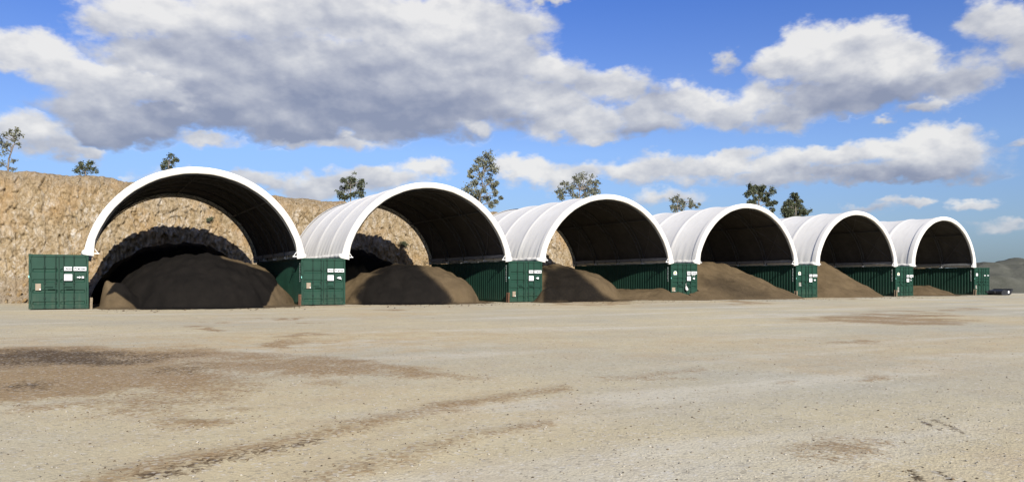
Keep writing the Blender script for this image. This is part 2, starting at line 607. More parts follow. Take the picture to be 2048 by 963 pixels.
def fast_mesh(name, verts, faces, m, attrs=None, smooth=False):
    """numpy verts (n,3), faces (k,3|4)"""
    me = bpy.data.meshes.new(name)
    k, w = faces.shape
    me.vertices.add(len(verts))
    me.vertices.foreach_set('co', np.ascontiguousarray(verts, dtype=np.float32).ravel())
    me.loops.add(k * w)
    me.loops.foreach_set('vertex_index', faces.astype(np.int32).ravel())
    me.polygons.add(k)
    me.polygons.foreach_set('loop_start', np.arange(0, k * w, w, dtype=np.int32))
    if smooth:
        me.polygons.foreach_set('use_smooth', np.ones(k, dtype=bool))
    me.update(calc_edges=True)
    if attrs:
        for nm, arr in attrs.items():
            at = me.attributes.new(nm, 'FLOAT', 'POINT')
            at.data.foreach_set('value', np.ascontiguousarray(arr, dtype=np.float32).ravel())
    me.materials.append(MATS[m])
    me.validate()
    return me


def grid_faces(ni, nj):
    i, j = np.meshgrid(np.arange(ni - 1), np.arange(nj - 1), indexing='ij')
    a = (i * nj + j).ravel()
    return np.stack([a, a + 1, a + nj + 1, a + nj], 1)


def text_mesh(s, size, m):
    cu = bpy.data.curves.new('txt', 'FONT')
    cu.body = s
    cu.size = size
    cu.extrude = 0.001
    cu.offset = size * .035
    cu.resolution_u = 2
    cu.align_x = 'CENTER'
    cu.align_y = 'CENTER'
    o = bpy.data.objects.new('txt', cu)
    COL.objects.link(o)
    dg = bpy.context.evaluated_depsgraph_get()
    me = bpy.data.meshes.new_from_object(o.evaluated_get(dg))
    bpy.data.objects.remove(o)
    bpy.data.curves.remove(cu)
    me.name = 'lettering'
    me.materials.clear()
    me.materials.append(MATS[m])
    return me


# ------------------------------------------------------------------ numpy noise
def h2(ix, iy, s):
    n = (ix.astype(np.int64) * 374761393 + iy.astype(np.int64) * 668265263 + s * 974634541) & 0x7fffffff
    n = ((n ^ (n >> 13)) * 1274126177) & 0x7fffffff
    n = n ^ (n >> 16)
    return (n & 0xffff) / 65535.0


def vnoise(x, y, s=0):
    ix, iy = np.floor(x), np.floor(y)
    fx, fy = x - ix, y - iy
    fx = fx * fx * (3 - 2 * fx)
    fy = fy * fy * (3 - 2 * fy)
    a = h2(ix, iy, s) * (1 - fx) + h2(ix + 1, iy, s) * fx
    b = h2(ix, iy + 1, s) * (1 - fx) + h2(ix + 1, iy + 1, s) * fx
    return a * (1 - fy) + b * fy


def fbm(x, y, s=0, o=5, g=.5):
    t, a, tot = 0, 1.0, 0
    for k in range(o):
        t = t + a * vnoise(x * 2 ** k, y * 2 ** k, s + k * 17)
        tot += a
        a *= g
    return t / tot


def worley(x, y, s=0):
    """returns F1, F2, and per-cell randoms of the nearest cell with the offset from its centre"""
    ix, iy = np.floor(x), np.floor(y)
    f1 = np.full(x.shape, 9.0)
    f2 = np.full(x.shape, 9.0)
    r1 = np.zeros(x.shape)
    r2 = np.zeros(x.shape)
    r3 = np.zeros(x.shape)
    ox = np.zeros(x.shape)
    oy = np.zeros(x.shape)
    for dx in (-1, 0, 1):
        for dy in (-1, 0, 1):
            cx, cy = ix + dx, iy + dy
            px = cx + h2(cx, cy, s + 1)
            py = cy + h2(cx, cy, s + 2)
            d = np.hypot(x - px, y - py)
            near = d < f1
            f2 = np.where(near, f1, np.minimum(f2, d))
            r1 = np.where(near, h2(cx, cy, s + 3), r1)
            r2 = np.where(near, h2(cx, cy, s + 4), r2)
            r3 = np.where(near, h2(cx, cy, s + 5), r3)
            ox = np.where(near, x - px, ox)
            oy = np.where(near, y - py, oy)
            f1 = np.where(near, d, f1)
    return f1, f2, r1, r2, r3, ox, oy


def sstep(a, b, x):
    t = np.clip((x - a) / (b - a), 0, 1)
    return t * t * (3 - 2 * t)


# ------------------------------------------------------------------ yard
def seg_dist(u, y, pts):
    """distance in pixels of the photograph to a polyline, vertical distances counted k times"""
    best = np.full(u.shape, 1e9)
    for (x0, y0, w0), (x1, y1, w1) in zip(pts[:-1], pts[1:]):
        dx, dy = x1 - x0, y1 - y0
        t = np.clip(((u - x0) * dx + (y - y0) * dy) / (dx * dx + dy * dy), 0, 1)
        w = w0 + (w1 - w0) * t
        d = np.hypot((u - x0 - t * dx) * .35, (y - y0 - t * dy)) / w
        best = np.minimum(best, d)
    return best


def yard_marks(X, Y):
    """where aggregate has been spilt and tracked over the yard (fields over ground positions)"""
    dx, dy = X - CAM[0], Y - CAM[1]
    lat = dx * EL_[0] + dy * EL_[1]
    dep = np.maximum(dx * EZ_[0] + dy * EZ_[1], .5)
    u = CX + F_PX * lat / dep
    y = YH + F_PX * HC / dep
    front = (dx * EZ_[0] + dy * EZ_[1]) > 1.0
    wx = (fbm(X * .35, Y * .35, 3) - .5)
    wy = (fbm(X * .35 + 50, Y * .35, 9) - .5)
    w2 = fbm(X * 1.6, Y * 1.6, 21) - .5
    pxm = np.clip((y - YH) / 100, .1, 4)
    uu = u + wx * 260
    yy = y + wy * 50 * pxm + w2 * 16 * pxm

    def ell(cx, cy, rx, ry):
        return np.clip(1 - np.hypot((uu - cx) / rx, (yy - cy) / ry), 0, 1)
    st = np.zeros(X.shape)
    for e, k in (((60, 715, 520, 40), 1.35), ((330, 712, 320, 24), .9), ((90, 782, 500, 62), 1.2), ((330, 752, 130, 34), .8), ((600, 745, 420, 26), .75), ((820, 748, 170, 14), .5),
                 ((470, 838, 120, 16), .6), ((1800, 638, 190, 15), .95), ((1700, 684, 70, 7), .5), ((1750, 747, 75, 9), .35), ((1660, 895, 150, 42), .42), ((1720, 890, 60, 16), .3),
                 ((1530, 745, 50, 7), .35), ((420, 648, 55, 3.2), 1.0), ((560, 632, 80, 2), .8), ((600, 675, 70, 5), .55), ((1900, 618, 60, 3), .5), ((640, 612, 60, 3), .4),
                 ((820, 610, 90, 4), .7), ((1230, 606, 130, 4), .9), ((1480, 604, 70, 3), .7), ((1690, 596, 60, 2), .6), ((1250, 755, 120, 12), .3), ((1160, 745, 90, 10), .25)):
        st = np.maximum(st, np.minimum(1.25, ell(*e) * k * 2.25))
    for pts, k in ((((150, 985, 26), (330, 940, 22), (520, 908, 19), (700, 866, 17), (850, 832, 14), (1000, 800, 12), (1110, 780, 9)), .72),
                   (((600, 985, 26), (760, 925, 18), (900, 887, 15), (1000, 866, 12), (1080, 850, 8)), .5),
                   (((1200, 762, 7), (1300, 745, 8), (1400, 730, 6)), .35)):
        st = np.maximum(st, np.clip(1.25 - seg_dist(uu * .35 + u * .65, yy * .35 + y * .65, pts), 0, 1) * k)
    dk = np.zeros(X.shape)
    for e, k in (((90, 712, 430, 26), .85), ((340, 752, 110, 24), .5), ((20, 780, 120, 30), .55), ((250, 715, 90, 12), .5)):
        dk = np.maximum(dk, ell(*e) * k * 1.55)
    for pts, k in ((((300, 955, 14), (520, 908, 11), (640, 885, 8)), .55), (((1838, 838, 4), (1880, 860, 4)), .62), (((1872, 840, 5), (1925, 863, 4)), .62),
                   (((1822, 942, 6), (1838, 960, 8)), .75), (((1875, 946, 6), (1903, 962, 8)), .75)):
        dk = np.maximum(dk, np.clip(1.2 - seg_dist(u + w2 * 10, y + w2 * 8, pts), 0, 1) * k)
    oc = sstep(.48, .72, fbm(X * .16, Y * .16, 77)) * .6 + np.clip(1 - np.abs(u - 550) / 1000, 0, 1) * .5
    # loose stone dragged out of the bays
    row = np.clip((Y + 6.5) / 6.0, 0, 1) ** 2 * (Y < 13) * (X > 2) * (X < 70)
    st = np.maximum(st, row * sstep(.42, .68, fbm(X * .35, Y * .7, 97)) * .75)
    st, dk = st * front, dk * front
    return st, dk, np.clip(oc, 0, 1), u, y


def ground_z(X, Y):
    d = np.hypot(X - CAM[0], Y - CAM[1])
    z = (fbm(X * .22, Y * .22, 5, 4) - .5) * .06 + (fbm(X * 1.3, Y * 1.3, 15, 3) - .5) * .022
    return z * np.clip((d - 3) / 3, 0, 1) * np.clip((-1.0 - Y) / 4, 0, 1)


def build_yard():
    r = [0.6]
    while r[-1] < 95:
        r.append(r[-1] * 1.0125 + .005)
    while r[-1] < 4500:
        r.append(r[-1] * 1.12)
    r = np.array(r)
    fine = np.arange(-44, 44.01, .19)
    coarse = np.concatenate([np.arange(-180, -44, 4.0), fine, np.arange(46, 180.1, 4.0)])
    a = np.radians(coarse) + YAW
    rr, aa = np.meshgrid(r, a, indexing='ij')
    X = CAM[0] + rr * np.sin(aa)
    Y = CAM[1] + rr * np.cos(aa)
    st, dk, oc, _, _ = yard_marks(X, Y)
    Z = ground_z(X, Y) + np.clip(st, 0, 1) * .012 * np.clip((-1.0 - Y) / 3, 0, 1)
    v = np.stack([X, Y, Z], -1).reshape(-1, 3)
    me = fast_mesh('yard_ground', v, grid_faces(*X.shape)[:, ::-1], 'yard', {'stain': st, 'dark': dk, 'ochre': oc}, True)
    o = obj_from('yard_ground', me)
    tag(o, 'pale crushed rock yard with brown aggregate spills and wheel marks', 'ground', kind='structure')


build_yard()

# ------------------------------------------------------------------ quarry face
CLX = [-80, -40, 0, 3.5, 6, 10, 16, 25, 33, 45, 70, 84, 93, 98]
CLH = [8.6, 8.5, 8.45, 8.4, 8.0, 7.85, 7.6, 7.4, 7.3, 7.2, 7.0, 6.2, 3.0, .2]


def build_cliff():
    x = np.concatenate([np.arange(-60, -6, .2), np.arange(-6, 45, .055), np.arange(45, 98, .2)])
    s = np.concatenate([np.linspace(-.02, 1, 140), 1 + np.linspace(.02, 1, 22) ** 1.6])     # face, then the top running back
    XX, S = np.meshgrid(x, s, indexing='ij')
    H = np.interp(XX, CLX, CLH) + (fbm(XX * .35, XX * 0, 31, 5) - .5) * .45
    face = np.clip(S, 0, 1)
    back = np.clip(S - 1, 0, None)
    Z = face * H
    # rounded lip, steep face, scree skirt
    lip = np.clip((face - .86) / .14, 0, 1)
    Yb = 14.7 + .27 * Z + .9 * lip ** 2
    skirt = np.clip(1 - Z / (1.35 + .9 * fbm(XX * .3, XX * 0, 41, 3)), 0, 1)
    Yb = Yb - skirt * 1.45
    rough_ = (1 - .75 * skirt) * np.where(S > 1, np.clip(1 - back * 3, 0, 1), 1)
    # warped, upright, jointed blocks
    wx = (fbm(XX * .5, Z * .5, 51, 3) - .5) * .7
    wz = (fbm(XX * .5, Z * .5, 61, 3) - .5) * .8
    a, b_ = XX + wx, Z + wz
    d = (fbm(XX * .12, Z * .2, 71, 4) - .5) * 1.7
    cell = np.zeros(XX.shape)
    crack = np.zeros(XX.shape)
    for sx, sz, amp, tilt, seed, wc in ((1.3, .5, .26, .8, 100, .22), (3.4, 1.4, .24, 1.0, 200, .38), (7.5, 3.4, .17, 1.2, 300, .40)):
        f1, f2, r1, r2, r3, ox, oz = worley(a * sx, b_ * sz, seed)
        d = d + (r1 - .5) * amp + (ox * (r2 - .5) + oz * (r3 - .35)) * amp * tilt
        cell += r3 * wc
        crack = np.maximum(crack, (1 - sstep(0, .16, f2 - f1)) * (.25 + amp))
        d = d + (1 - sstep(0, .12, f2 - f1)) * amp * .14
    d = d + (np.abs(fbm(a * 3.1, b_ * 1.3, 91, 4) - .5) - .15) * .55
    Y = Yb + d * rough_ * .9 + back * 45
    Zf = Z + (fbm(XX * 1.5, S * 9, 81, 4) - .5) * .16 * (S > .9) + back * .4
    Zf = np.where(S > 1, np.maximum(Zf, -.1), Zf)
    Zf = np.where(face < .02, -.1, Zf)
    v = np.stack([XX, Y, Zf], -1).reshape(-1, 3)
    top = sstep(.80, .98, face) * .55
    me = fast_mesh('quarry_face', v, grid_faces(*XX.shape)[:, ::-1] if False else grid_faces(*XX.shape), 'rock',
                   {'cell': cell * (1 - top) + .38 * top, 'crack': np.clip(crack * rough_, 0, 1), 'scree': np.maximum(skirt ** .7, top * .4)})
    o = obj_from('quarry_cliff', me)
    tag(o, 'tall ochre and grey quarry rock face behind the shelters', 'cliff', kind='structure')
    # loose rocks lying on the scree
    protos = []
    for k in range(6):
        pts = rng.normal(size=(12, 3))
        pts /= np.linalg.norm(pts, axis=1)[:, None]
        import bmesh
        bm = bmesh.new()
        for q in pts * rng.uniform(.75, 1.1, (12, 1)) * np.array([1, .8, .65]):
            bm.verts.new(q)
        r_ = bmesh.ops.convex_hull(bm, input=bm.verts)
        me2 = bpy.data.meshes.new('rock')
        bm.to_mesh(me2)
        bm.free()
        me2.materials.append(MATS['rock'])
        protos.append(me2)
    for k in range(130):
        xx = rng.uniform(-4.5, 1.5) if k < 85 else rng.uniform(3, 34)
        yy = rng.uniform(12.6, 14.6)
        sc = rng.uniform(.07, .2) * (1.5 if rng.random() < .12 else 1)
        c = obj_from('rock', protos[k % 6], o, (xx, yy, max(0, (yy - 13.1) * .75) + sc * .3))
        c.scale = (sc, sc, sc)
        c.rotation_euler = tuple(rng.uniform(0, 6.28, 3))
    # low shrubs on the face
    return o


cliff = build_cliff()

# ------------------------------------------------------------------ containers
CW, CL, CH = 2.438, 12.19, 2.591
CONT_X = [0.0, 12.53, 25.35, 38.40, 51.07, 63.40, 75.06]


def door_mesh(w, ribs, seed):
    """door leaf facing -Y: flat panel with pressed horizontal channels"""
    z0, z1 = .14, CH - .14
    prof = [(z0, 0.0)]
    for fz in sorted(1 - r_ for r_ in ribs):
        zc = fz * CH
        prof += [(zc - .085, 0), (zc - .05, .055), (zc + .06, .055), (zc + .075, 0)]
    prof.append((z1, 0.0))
    m = MB()
    e = .05
    # stiles and the channelled field between them
    rows = []
    for z, d in prof:
        rows.append([(0, 0, z), (e, 0, z), (e + .03, d, z), (w - e - .03, d, z), (w - e, 0, z), (w, 0, z)])
    m.sweep(rows)
    m.box(0, w, .058, .075, z0, z1)
    for x0, x1 in ((0, .004), (w - .004, w)):
        m.box(x0, x1, .0, .05, z0, z1)
    return m


RIBS_A = (.29, .48, .67, .88)
RIBS_B = (.19, .43, .54, .65, .88)
RIBS_C = (.32, .52, .71, .93)
CONTS = [
    dict(ribs=RIBS_A, left='14mm', right='Precoat', arrow='right', tan=(.11, .20, .53, .65, 'tan_plate'), badge=None,
         label='green shipping container at the left end, rock face rising behind it'),
    dict(ribs=RIBS_A, left='14mm', right='Precoat', arrow='torn', tan=(.115, .21, .52, .64, 'tan_plate'), badge=None,
         label='green shipping container between the first and second white arches from the left'),
    dict(ribs=RIBS_A, left='10mm', right='Precoat', arrow='left', tan=(.11, .20, .735, .86, 'tan_plate'), badge=None,
         label='green shipping container with a small brown heap against its right door'),
    dict(ribs=RIBS_B, left='10mm', right='Precoat', arrow='left', tan=(.03, .15, .66, .77, 'tan_plate'), badge=True, drips=True,
         label='green shipping container with a white bag hanging on its door handle'),
    dict(ribs=RIBS_C, left='7mm', right='Precoat', arrow='left', tan=(.12, .22, .53, .64, 'grey_plate'), badge=True,
         label='green shipping container between the fourth and fifth white arches from the left'),
    dict(ribs=RIBS_B, left='7mm', right='Precoat', arrow='dot', tan=(.10, .18, .69, .85, 'grey_plate'), badge=True,
         label='green shipping container between the two farthest white arches at the right'),
    dict(ribs=RIBS_B, left='', right='', arrow=None, tan=(.06, .14, .64, .76, 'grey_plate'), badge='white',
         label='farthest green shipping container, at the right end beside the black loader bucket'),
]


def side_wall_mesh():
    m = MB()
    rows = [[], []]
    y = .10
    pitch = .278
    prof = ((0, .0), (.07, .0), (.105, .036), (.175, .036), (.209, .0))
    pts = []
    while y < CL - .1 - pitch:
        pts += [(y + a, d) for a, d in prof]
        y += pitch
    pts.append((CL - .10, 0))
    rows = [[(d + .012, yy, .16) for yy, d in pts], [(d + .012, yy, CH - .11) for yy, d in pts]]
    m.sweep(rows)
    return m


def build_container(i, spec):
    root = empty('shipping_container', (CONT_X[i], 0, 0))
    tag(root, spec['label'], 'container', 'shipping containers under the arches')
    G = 'green_paint'
    z0 = .035
    for sx in (0, 1):
        x0 = 0 if sx == 0 else CW - .10
        for yy in (0.0, CL - .10):
            MB().box(x0, x0 + .10, yy, yy + .10, z0 + .118, CH - .118).build('corner_post', G, root, bevel=.006)
            for zz in (z0, CH - .118):
                xx = -.004 if sx == 0 else CW - .162 + .004
                ya = yy - .012 if yy == 0 else yy - .066
                MB().box(xx, xx + .162, ya, ya + .178, zz, zz + .118).build('corner_casting', G, root, bevel=.008)
        xr = .006 if sx == 0 else CW - .066
        MB().box(xr, xr + .06, .17, CL - .17, z0 + .02, .17).build('bottom_rail', G, root)
        MB().box(xr, xr + .06, .17, CL - .17, CH - .115, CH - .015).build('top_rail', G, root)
        sw = obj_from('side_wall', side_wall_me, root)
        if sx == 1:
            sw.location = (CW, CL, 0)
            sw.rotation_euler = (0, 0, math.pi)
    MB().box(.16, CW - .16, .0, .10, z0 + .01, .136).build('door_sill', G, root)
    MB().box(.16, CW - .16, .0, .10, CH - .125, CH - .01).build('door_header', G, root)
    MB().box(.1, CW - .1, CL - .06, CL - .03, .1, CH - .1).build('end_wall', G, root)
    MB().box(.06, CW - .06, .1, CL - .1, .14, .165).build('floor', G, root)
    # roof with pressed ribs
    m = MB()
    ys, zs = [], []
    y = .12
    while y < CL - .3:
        ys += [y, y + .09, y + .11, y + .2]
        zs += [CH - .03, CH - .03, CH - .012, CH - .012]
        y += .22
    m.sweep([[(.05, a, b_) for a, b_ in zip(ys, zs)], [(CW - .05, a, b_) for a, b_ in zip(ys, zs)]])
    m.build('roof', G, root)
    # two door leaves with locking bars, handles and hinges
    for k in (0, 1):
        xd = .105 if k == 0 else CW / 2 + .006
        w = CW / 2 - .111
        d = door_mesh(w, spec['ribs'], i).build('door', G, root)
        d.location = (xd, .02, 0)
        for fx in ((.477, .884) if k == 0 else (.17, .545)):
            b = MB()
            xx = fx * w
            b.tube([(xx, -.032, .06), (xx, -.032, CH - .06)], .019, 6)
            for zz in (.10, .55, 1.25, 2.0, CH - .10):
                b.box(xx - .045, xx + .045, -.045, .002, zz - .04, zz + .04)
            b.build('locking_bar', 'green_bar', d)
            hd = MB()
            hz = 1.08 if fx in (.477, .17) else .98
            hd.box(xx - .02, xx + .33 * (1 if fx < .5 else -1), -.07, -.05, hz - .02, hz + .02) if fx < .5 else hd.box(xx - .33, xx + .02, -.07, -.05, hz - .02, hz + .02)
            hd.build('handle', G, d)
        for zz in (.35, .95, 1.62, 2.25):
            xh = -.03 if k == 0 else w - .02
            MB().box(xh, xh + .05, -.02, .03, zz - .09, zz + .09).build('hinge', G, d)
        gx = w - .004 if k == 0 else -.012
        MB().box(gx, gx + .016, -.008, .03, .15, CH - .15).build('door_seal', 'rubber', d)

    def plate(fx0, fx1, fy0, fy1, m, name, dy=-.068, label=None):
        o = MB().box(fx0 * CW, fx1 * CW, dy, dy + .006, (1 - fy1) * CH, (1 - fy0) * CH).build(name, m, root)
        if label:
            o['label'] = label
        return o

    def letter(o, s, fx0, fx1, fy0, fy1, size, m='black_print', dy=-.0695):
        me = text_mesh(s, size, m)
        t = obj_from('lettering', me, o, ((fx0 + fx1) / 2 * CW, dy, (1 - (fy0 + fy1) / 2) * CH))
        t.rotation_euler = (R(90), 0, 0)
        bw = max(v.co.x for v in me.vertices) - min(v.co.x for v in me.vertices)
        t.scale.x = min(1.25, (fx1 - fx0) * CW * .9 / bw)
        return t
    A = (.585, .715, .225, .295)
    B = (.745, .96, .225, .295)
    if spec['left']:
        sy = .06 if i >= 4 else 0.0
        A = (A[0], A[1], A[2] + sy, A[3] + sy)
        B = (B[0], B[1], B[2] + sy, B[3] + sy)
        p = plate(*A, 'white_print', 'sign_plate', label='small white sign plate lettered ' + spec['left'])
        letter(p, spec['left'], *A, .15)
        p = plate(*B, 'white_print', 'sign_plate', label='long white sign plate lettered ' + spec['right'])
        letter(p, spec['right'], *B, .15)
        plate(.585, .72, .36 + sy * .7, .475 + sy * .7, 'white_print', 'notice_board', label='blank white square notice')
        if spec.get('drips'):
            for fx in (.595, .625, .655, .69, .76, .79, .82, .85, .885):
                plate(fx, fx + .012, .296, .335 + .012 * math.sin(fx * 90), 'white_print', 'paint_drip')
    else:
        for fx in (.585, .80):
            plate(fx, fx + .11, .275, .30, 'white_print', 'sign_plate')
    # arrow
    zc = (1 - .415) * CH - (.06 * CH * .7 if i >= 4 else 0)
    to3 = lambda a, b_, d: (a, -.068 + d * 1.0, b_)
    xa, s = .80 * CW, 1.0
    if spec['arrow'] == 'right':
        MB().poly([(xa, zc - .02), (xa + .09, zc - .022), (xa + .10, zc - .055), (xa + .17, zc), (xa + .10, zc + .055), (xa + .09, zc + .022), (xa, zc + .02)], to3, .005).build('arrow', 'white_print', root)
        MB().box(xa + .2, xa + .29, -.068, -.063, zc - .045, zc + .045).build('arrow_tail', 'white_print', root)
    elif spec['arrow'] in ('left', 'torn'):
        pts = [(xa - .02, zc), (xa + .10, zc + .06), (xa + .19, zc + .062), (xa + .19, zc - .062), (xa + .10, zc - .058)]
        if spec['arrow'] == 'torn':
            pts = [(xa - .02, zc), (xa + .10, zc + .055), (xa + .2, zc + .065), (xa + .235, zc - .03), (xa + .25, zc - .11), (xa + .19, zc - .07), (xa + .10, zc - .055)]
        MB().poly(pts, to3, .005).build('arrow', 'white_print', root)
    elif spec['arrow'] == 'dot':
        MB().poly([(xa, zc), (xa + .07, zc + .05), (xa + .13, zc + .02), (xa + .12, zc - .05), (xa + .04, zc - .05)], to3, .005).build('arrow', 'white_print', root)
        MB().box(xa + .06, xa + .13, -.068, -.063, zc + .14, zc + .22).build('paper_label', 'white_print', root)
    t = spec['tan']
    plate(t[0], t[1], t[2], t[3], t[4], 'data_plate', dy=-.014)
    plate(t[1] - .022, t[1] - .004, t[3] - .03, t[3] - .006, 'white_print', 'plate_seal', dy=-.018)
    if spec['badge']:
        x0, x1, ya, yb = .09 * CW, .21 * CW, (1 - .215) * CH, (1 - .315) * CH
        if i >= 4:
            ya, yb = ya + .03, yb + .03
        w2 = (x1 - x0) / 2
        out = [(x0, yb), (x1, yb), (x1, ya - .09), (x1 - .05, ya - .02), (x0 + w2, ya), (x0 + .05, ya - .02), (x0, ya - .09)]
        bd = MB().poly(out, lambda a, b_, d: (a, -.016 + d, b_), .005).build('warning_badge', 'white_print', root)
        if spec['badge'] is True:
            yin = [(x0 + .05, yb + .07), (x1 - .05, yb + .07), (x1 - .05, ya - .10), (x0 + w2, ya - .03), (x0 + .05, ya - .10)]
            MB().poly(yin, lambda a, b_, d: (a, -.019 + d, b_), .002).build('badge_field', 'yellow_print', bd)
            MB().poly([(x0 + w2 - .045, yb + .08), (x0 + w2 + .05, yb + .08), (x0 + w2 + .02, ya - .14), (x0 + w2 - .01, ya - .07)], lambda a, b_, d: (a, -.022 + d, b_), .002).build('badge_symbol', 'black_print', bd)
    # vertical run of white marks near the front of the side wall, and the small bright tag on the post
    for k in range(9):
        zz = 2.28 - k * .118
        MB().box(.0005, .0045, .315, .375 - .012 * (k % 3), zz - .035, zz + .035).build('number_mark', 'white_print', root)
    MB().box(-.006, .03, -.02, -.004, CH * .575, CH * .615).build('reflector', 'teal_tag', root)
    return root


side_wall_me = side_wall_mesh().mesh('side_wall', 'green_paint')
CONTAINERS = [build_container(i, s) for i, s in enumerate(CONTS)]

# ------------------------------------------------------------------ arched fabric shelters
SH_LABEL = [
    'white fabric arch shelter at the left end, over the largest black heap',
    'second white fabric arch shelter from the left, rock face seen through its rear',
    'third white fabric arch shelter from the left, over a heap with a low ridge',
    'fourth white fabric arch shelter from the left, over a wide brown heap',
    'fifth white fabric arch shelter from the left, over a light brown sloping heap',
    'farthest white fabric arch shelter, at the right end of the row',
]
ZB, RISE, SL = 2.66, 4.45, 12.1


def build_shelter(i):
    xl, xr = CONT_X[i] + CW, CONT_X[i + 1]
    a = (xr - xl) / 2 + .19
    cx = (xl + xr) / 2
    RR = (a * a + RISE * RISE) / (2 * RISE)
    zc = ZB + RISE - RR
    th0 = math.asin(min(1, a / RR))
    if zc > ZB:
        th0 = math.pi - th0
    root = empty('arch_shelter', (cx, 0, 0))
    tag(root, SH_LABEL[i], 'shelter', 'white arch shelters on the containers')
    rs = np.random.default_rng(100 + i)
    ph = rs.uniform(0, 6.28, 8)

    def P(th, r, y):
        return (r * math.sin(th), y, zc + r * math.cos(th))
    ths = [(-1 + 2 * k / 64) * th0 for k in range(65)]
    # outer cover sagging between the five trusses
    rows, rows2 = [], []
    ny = 96
    for j in range(ny + 1):
        y = SL * j / ny
        fr = (j % 24) / 24
        dr = min(fr, 1 - fr) * SL / 4
        sag = .05 * (4 * fr * (1 - fr)) - .04 * math.exp(-(dr / .10) ** 2) + .015
        row, row2 = [], []
        for t in ths:
            k = abs(t) / th0
            wr = .012 * math.sin(9 * y + ph[0]) * max(0, k - .75) * 4 + .012 * math.sin(17 * y + 3 * t + ph[1]) * max(0, k - .8) * 4
            ss = sag * (1 - .55 * max(0, (k - .8) / .2)) 
            row.append(P(t, RR - ss + wr, y))
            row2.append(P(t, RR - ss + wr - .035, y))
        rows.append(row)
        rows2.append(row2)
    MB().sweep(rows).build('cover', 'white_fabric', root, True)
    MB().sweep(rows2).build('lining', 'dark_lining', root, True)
    # hems wrapped round the end trusses
    for nm, sgn, yo in (('front_hem', 1, 0.0), ('rear_hem', -1, SL)):
        hr = []
        for t in [(-1 + 2 * k / 72) * (th0 + .012) for k in range(73)]:
            k = abs(t) / th0
            wob = .010 * math.sin(23 * t + ph[2]) + .008 * math.sin(51 * t + ph[3])
            wd = .315 + wob * .4 + (.10 * max(0, (k - .9) / .1))
            sec = [(RR + .012, .42), (RR + .030, .06), (RR + .018, -.035), (RR - .03, -.065), (RR - wd + .05, -.075 + wob * .5), (RR - wd, -.045), (RR - wd - .005, .04), (RR - wd + .02, .16)]
            hr.append([P(t, r_, yo + sgn * d) for r_, d in sec])
        MB().sweep(hr).build(nm, 'white_fabric', root, True)
    # fabric rolled round the base tube along both feet
    for s in (-1, 1):
        pts, rad = [], []
        for j in range(61):
            y = .04 + (SL - .08) * j / 60
            pts.append((s * (a - .02) + .012 * math.sin(5 * y + ph[4]), y, ZB + .055 + .018 * math.sin(7.3 * y + ph[5])))
            rad.append(.125 + .018 * math.sin(11 * y + ph[6]) + .012 * math.sin(29 * y + ph[7]))
        MB().tube(pts, rad, 10).build('skirt_roll', 'white_fabric', root, True)
        MB().box(s * (a - .36) - .03, s * (a - .36) + .03, .25, SL - .2, ZB + .12, ZB + .32).build('bottom_rail', 'rail_fabric', root)
    # five trussed arches
    for q in range(5):
        y = .12 + (SL - .24) * q / 4
        m = MB()
        n = 40
        tt = [(-1 + 2 * k / n) * th0 for k in range(n + 1)]
        m.tube([P(t, RR - .085, y) for t in tt], .038, 6)
        m.tube([P(t, RR - .36, y) for t in tt], .032, 6)
        for k in range(n):
            r0, r1 = (RR - .085, RR - .36) if k % 2 else (RR - .36, RR - .085)
            m.tube([P(tt[k], r0, y), P(tt[k + 1], r1, y)], .014, 4, False)
        m.build('arch_truss', 'galvanised', root)
        for s in (-1, 1):
            pl = MB()
            xx = s * (a - .22)
            pl.box(xx - .16, xx + .16, y - .11, y + .11, CH + .002, CH + .018)
            pl.box(xx - .05, xx + .05, y - .012, y + .012, CH + .018, ZB + .26)
            pl.box(xx - s * .14 - .04, xx - s * .14 + .04, y - .05, y + .05, CH + .018, CH + .13)
            pl.build('base_plate', 'pale_steel', root)
    for t in (0, -.52 * th0, .52 * th0):
        MB().tube([P(t, RR - .22, .1), P(t, RR - .22, SL - .1)], .045, 6).build('purlin', 'galvanised', root)
    bay = (SL - .24) / 4
    for q in (0, 3):
        ya, yb = .12 + bay * q, .12 + bay * (q + 1)
        for s in (-1, 1):
            for ta, tb in ((.97, .52), (.52, .0)):
                for y0, y1 in ((ya, yb), (yb, ya)):
                    n = 8
                    MB().tube([P(s * th0 * (ta + (tb - ta) * k / n), RR - .2, y0 + (y1 - y0) * k / n) for k in range(n + 1)], .014, 4).build('brace_cable', 'cable', root)
    # white outrigger brackets at the four feet of the end arches
    for yo in (.02, SL - .06):
        for s in (-1, 1):
            m = MB()
            xx = s * (a - .30)
            m.box(min(xx, xx - s * .34), max(xx, xx - s * .34), yo, yo + .05, ZB - .02, ZB + .02)
            m.tube([(xx - s * .30, yo + .025, ZB), (xx - s * .02, yo + .025, ZB + .40)], .018, 5)
            m.build('foot_bracket', 'white_print', root)
    return root


SHELTERS = [build_shelter(i) for i in range(6)]

# ------------------------------------------------------------------ stockpiles


def heap_height(X, Y, heaps):
    """union of tipped heaps: (x0, y0, x1, y1, height0, height1, slope, rounding)"""
    h = np.full(X.shape, -9.0)
    for x0, y0, x1, y1, ha, hb, sl, rd in heaps:
        dx, dy = x1 - x0, y1 - y0
        L2 = dx * dx + dy * dy
        t = np.clip(((X - x0) * dx + (Y - y0) * dy) / L2, 0, 1) if L2 > 1e-6 else np.zeros(X.shape)
        d = np.hypot(X - x0 - t * dx, Y - y0 - t * dy)
        hh = ha + (hb - ha) * t - sl * (np.sqrt(d * d + rd * rd) - rd)
        k = .22
        m = np.maximum(h, hh)
        h = m + np.clip(k - np.abs(h - hh), 0, None) ** 2 / (4 * k)
    return h


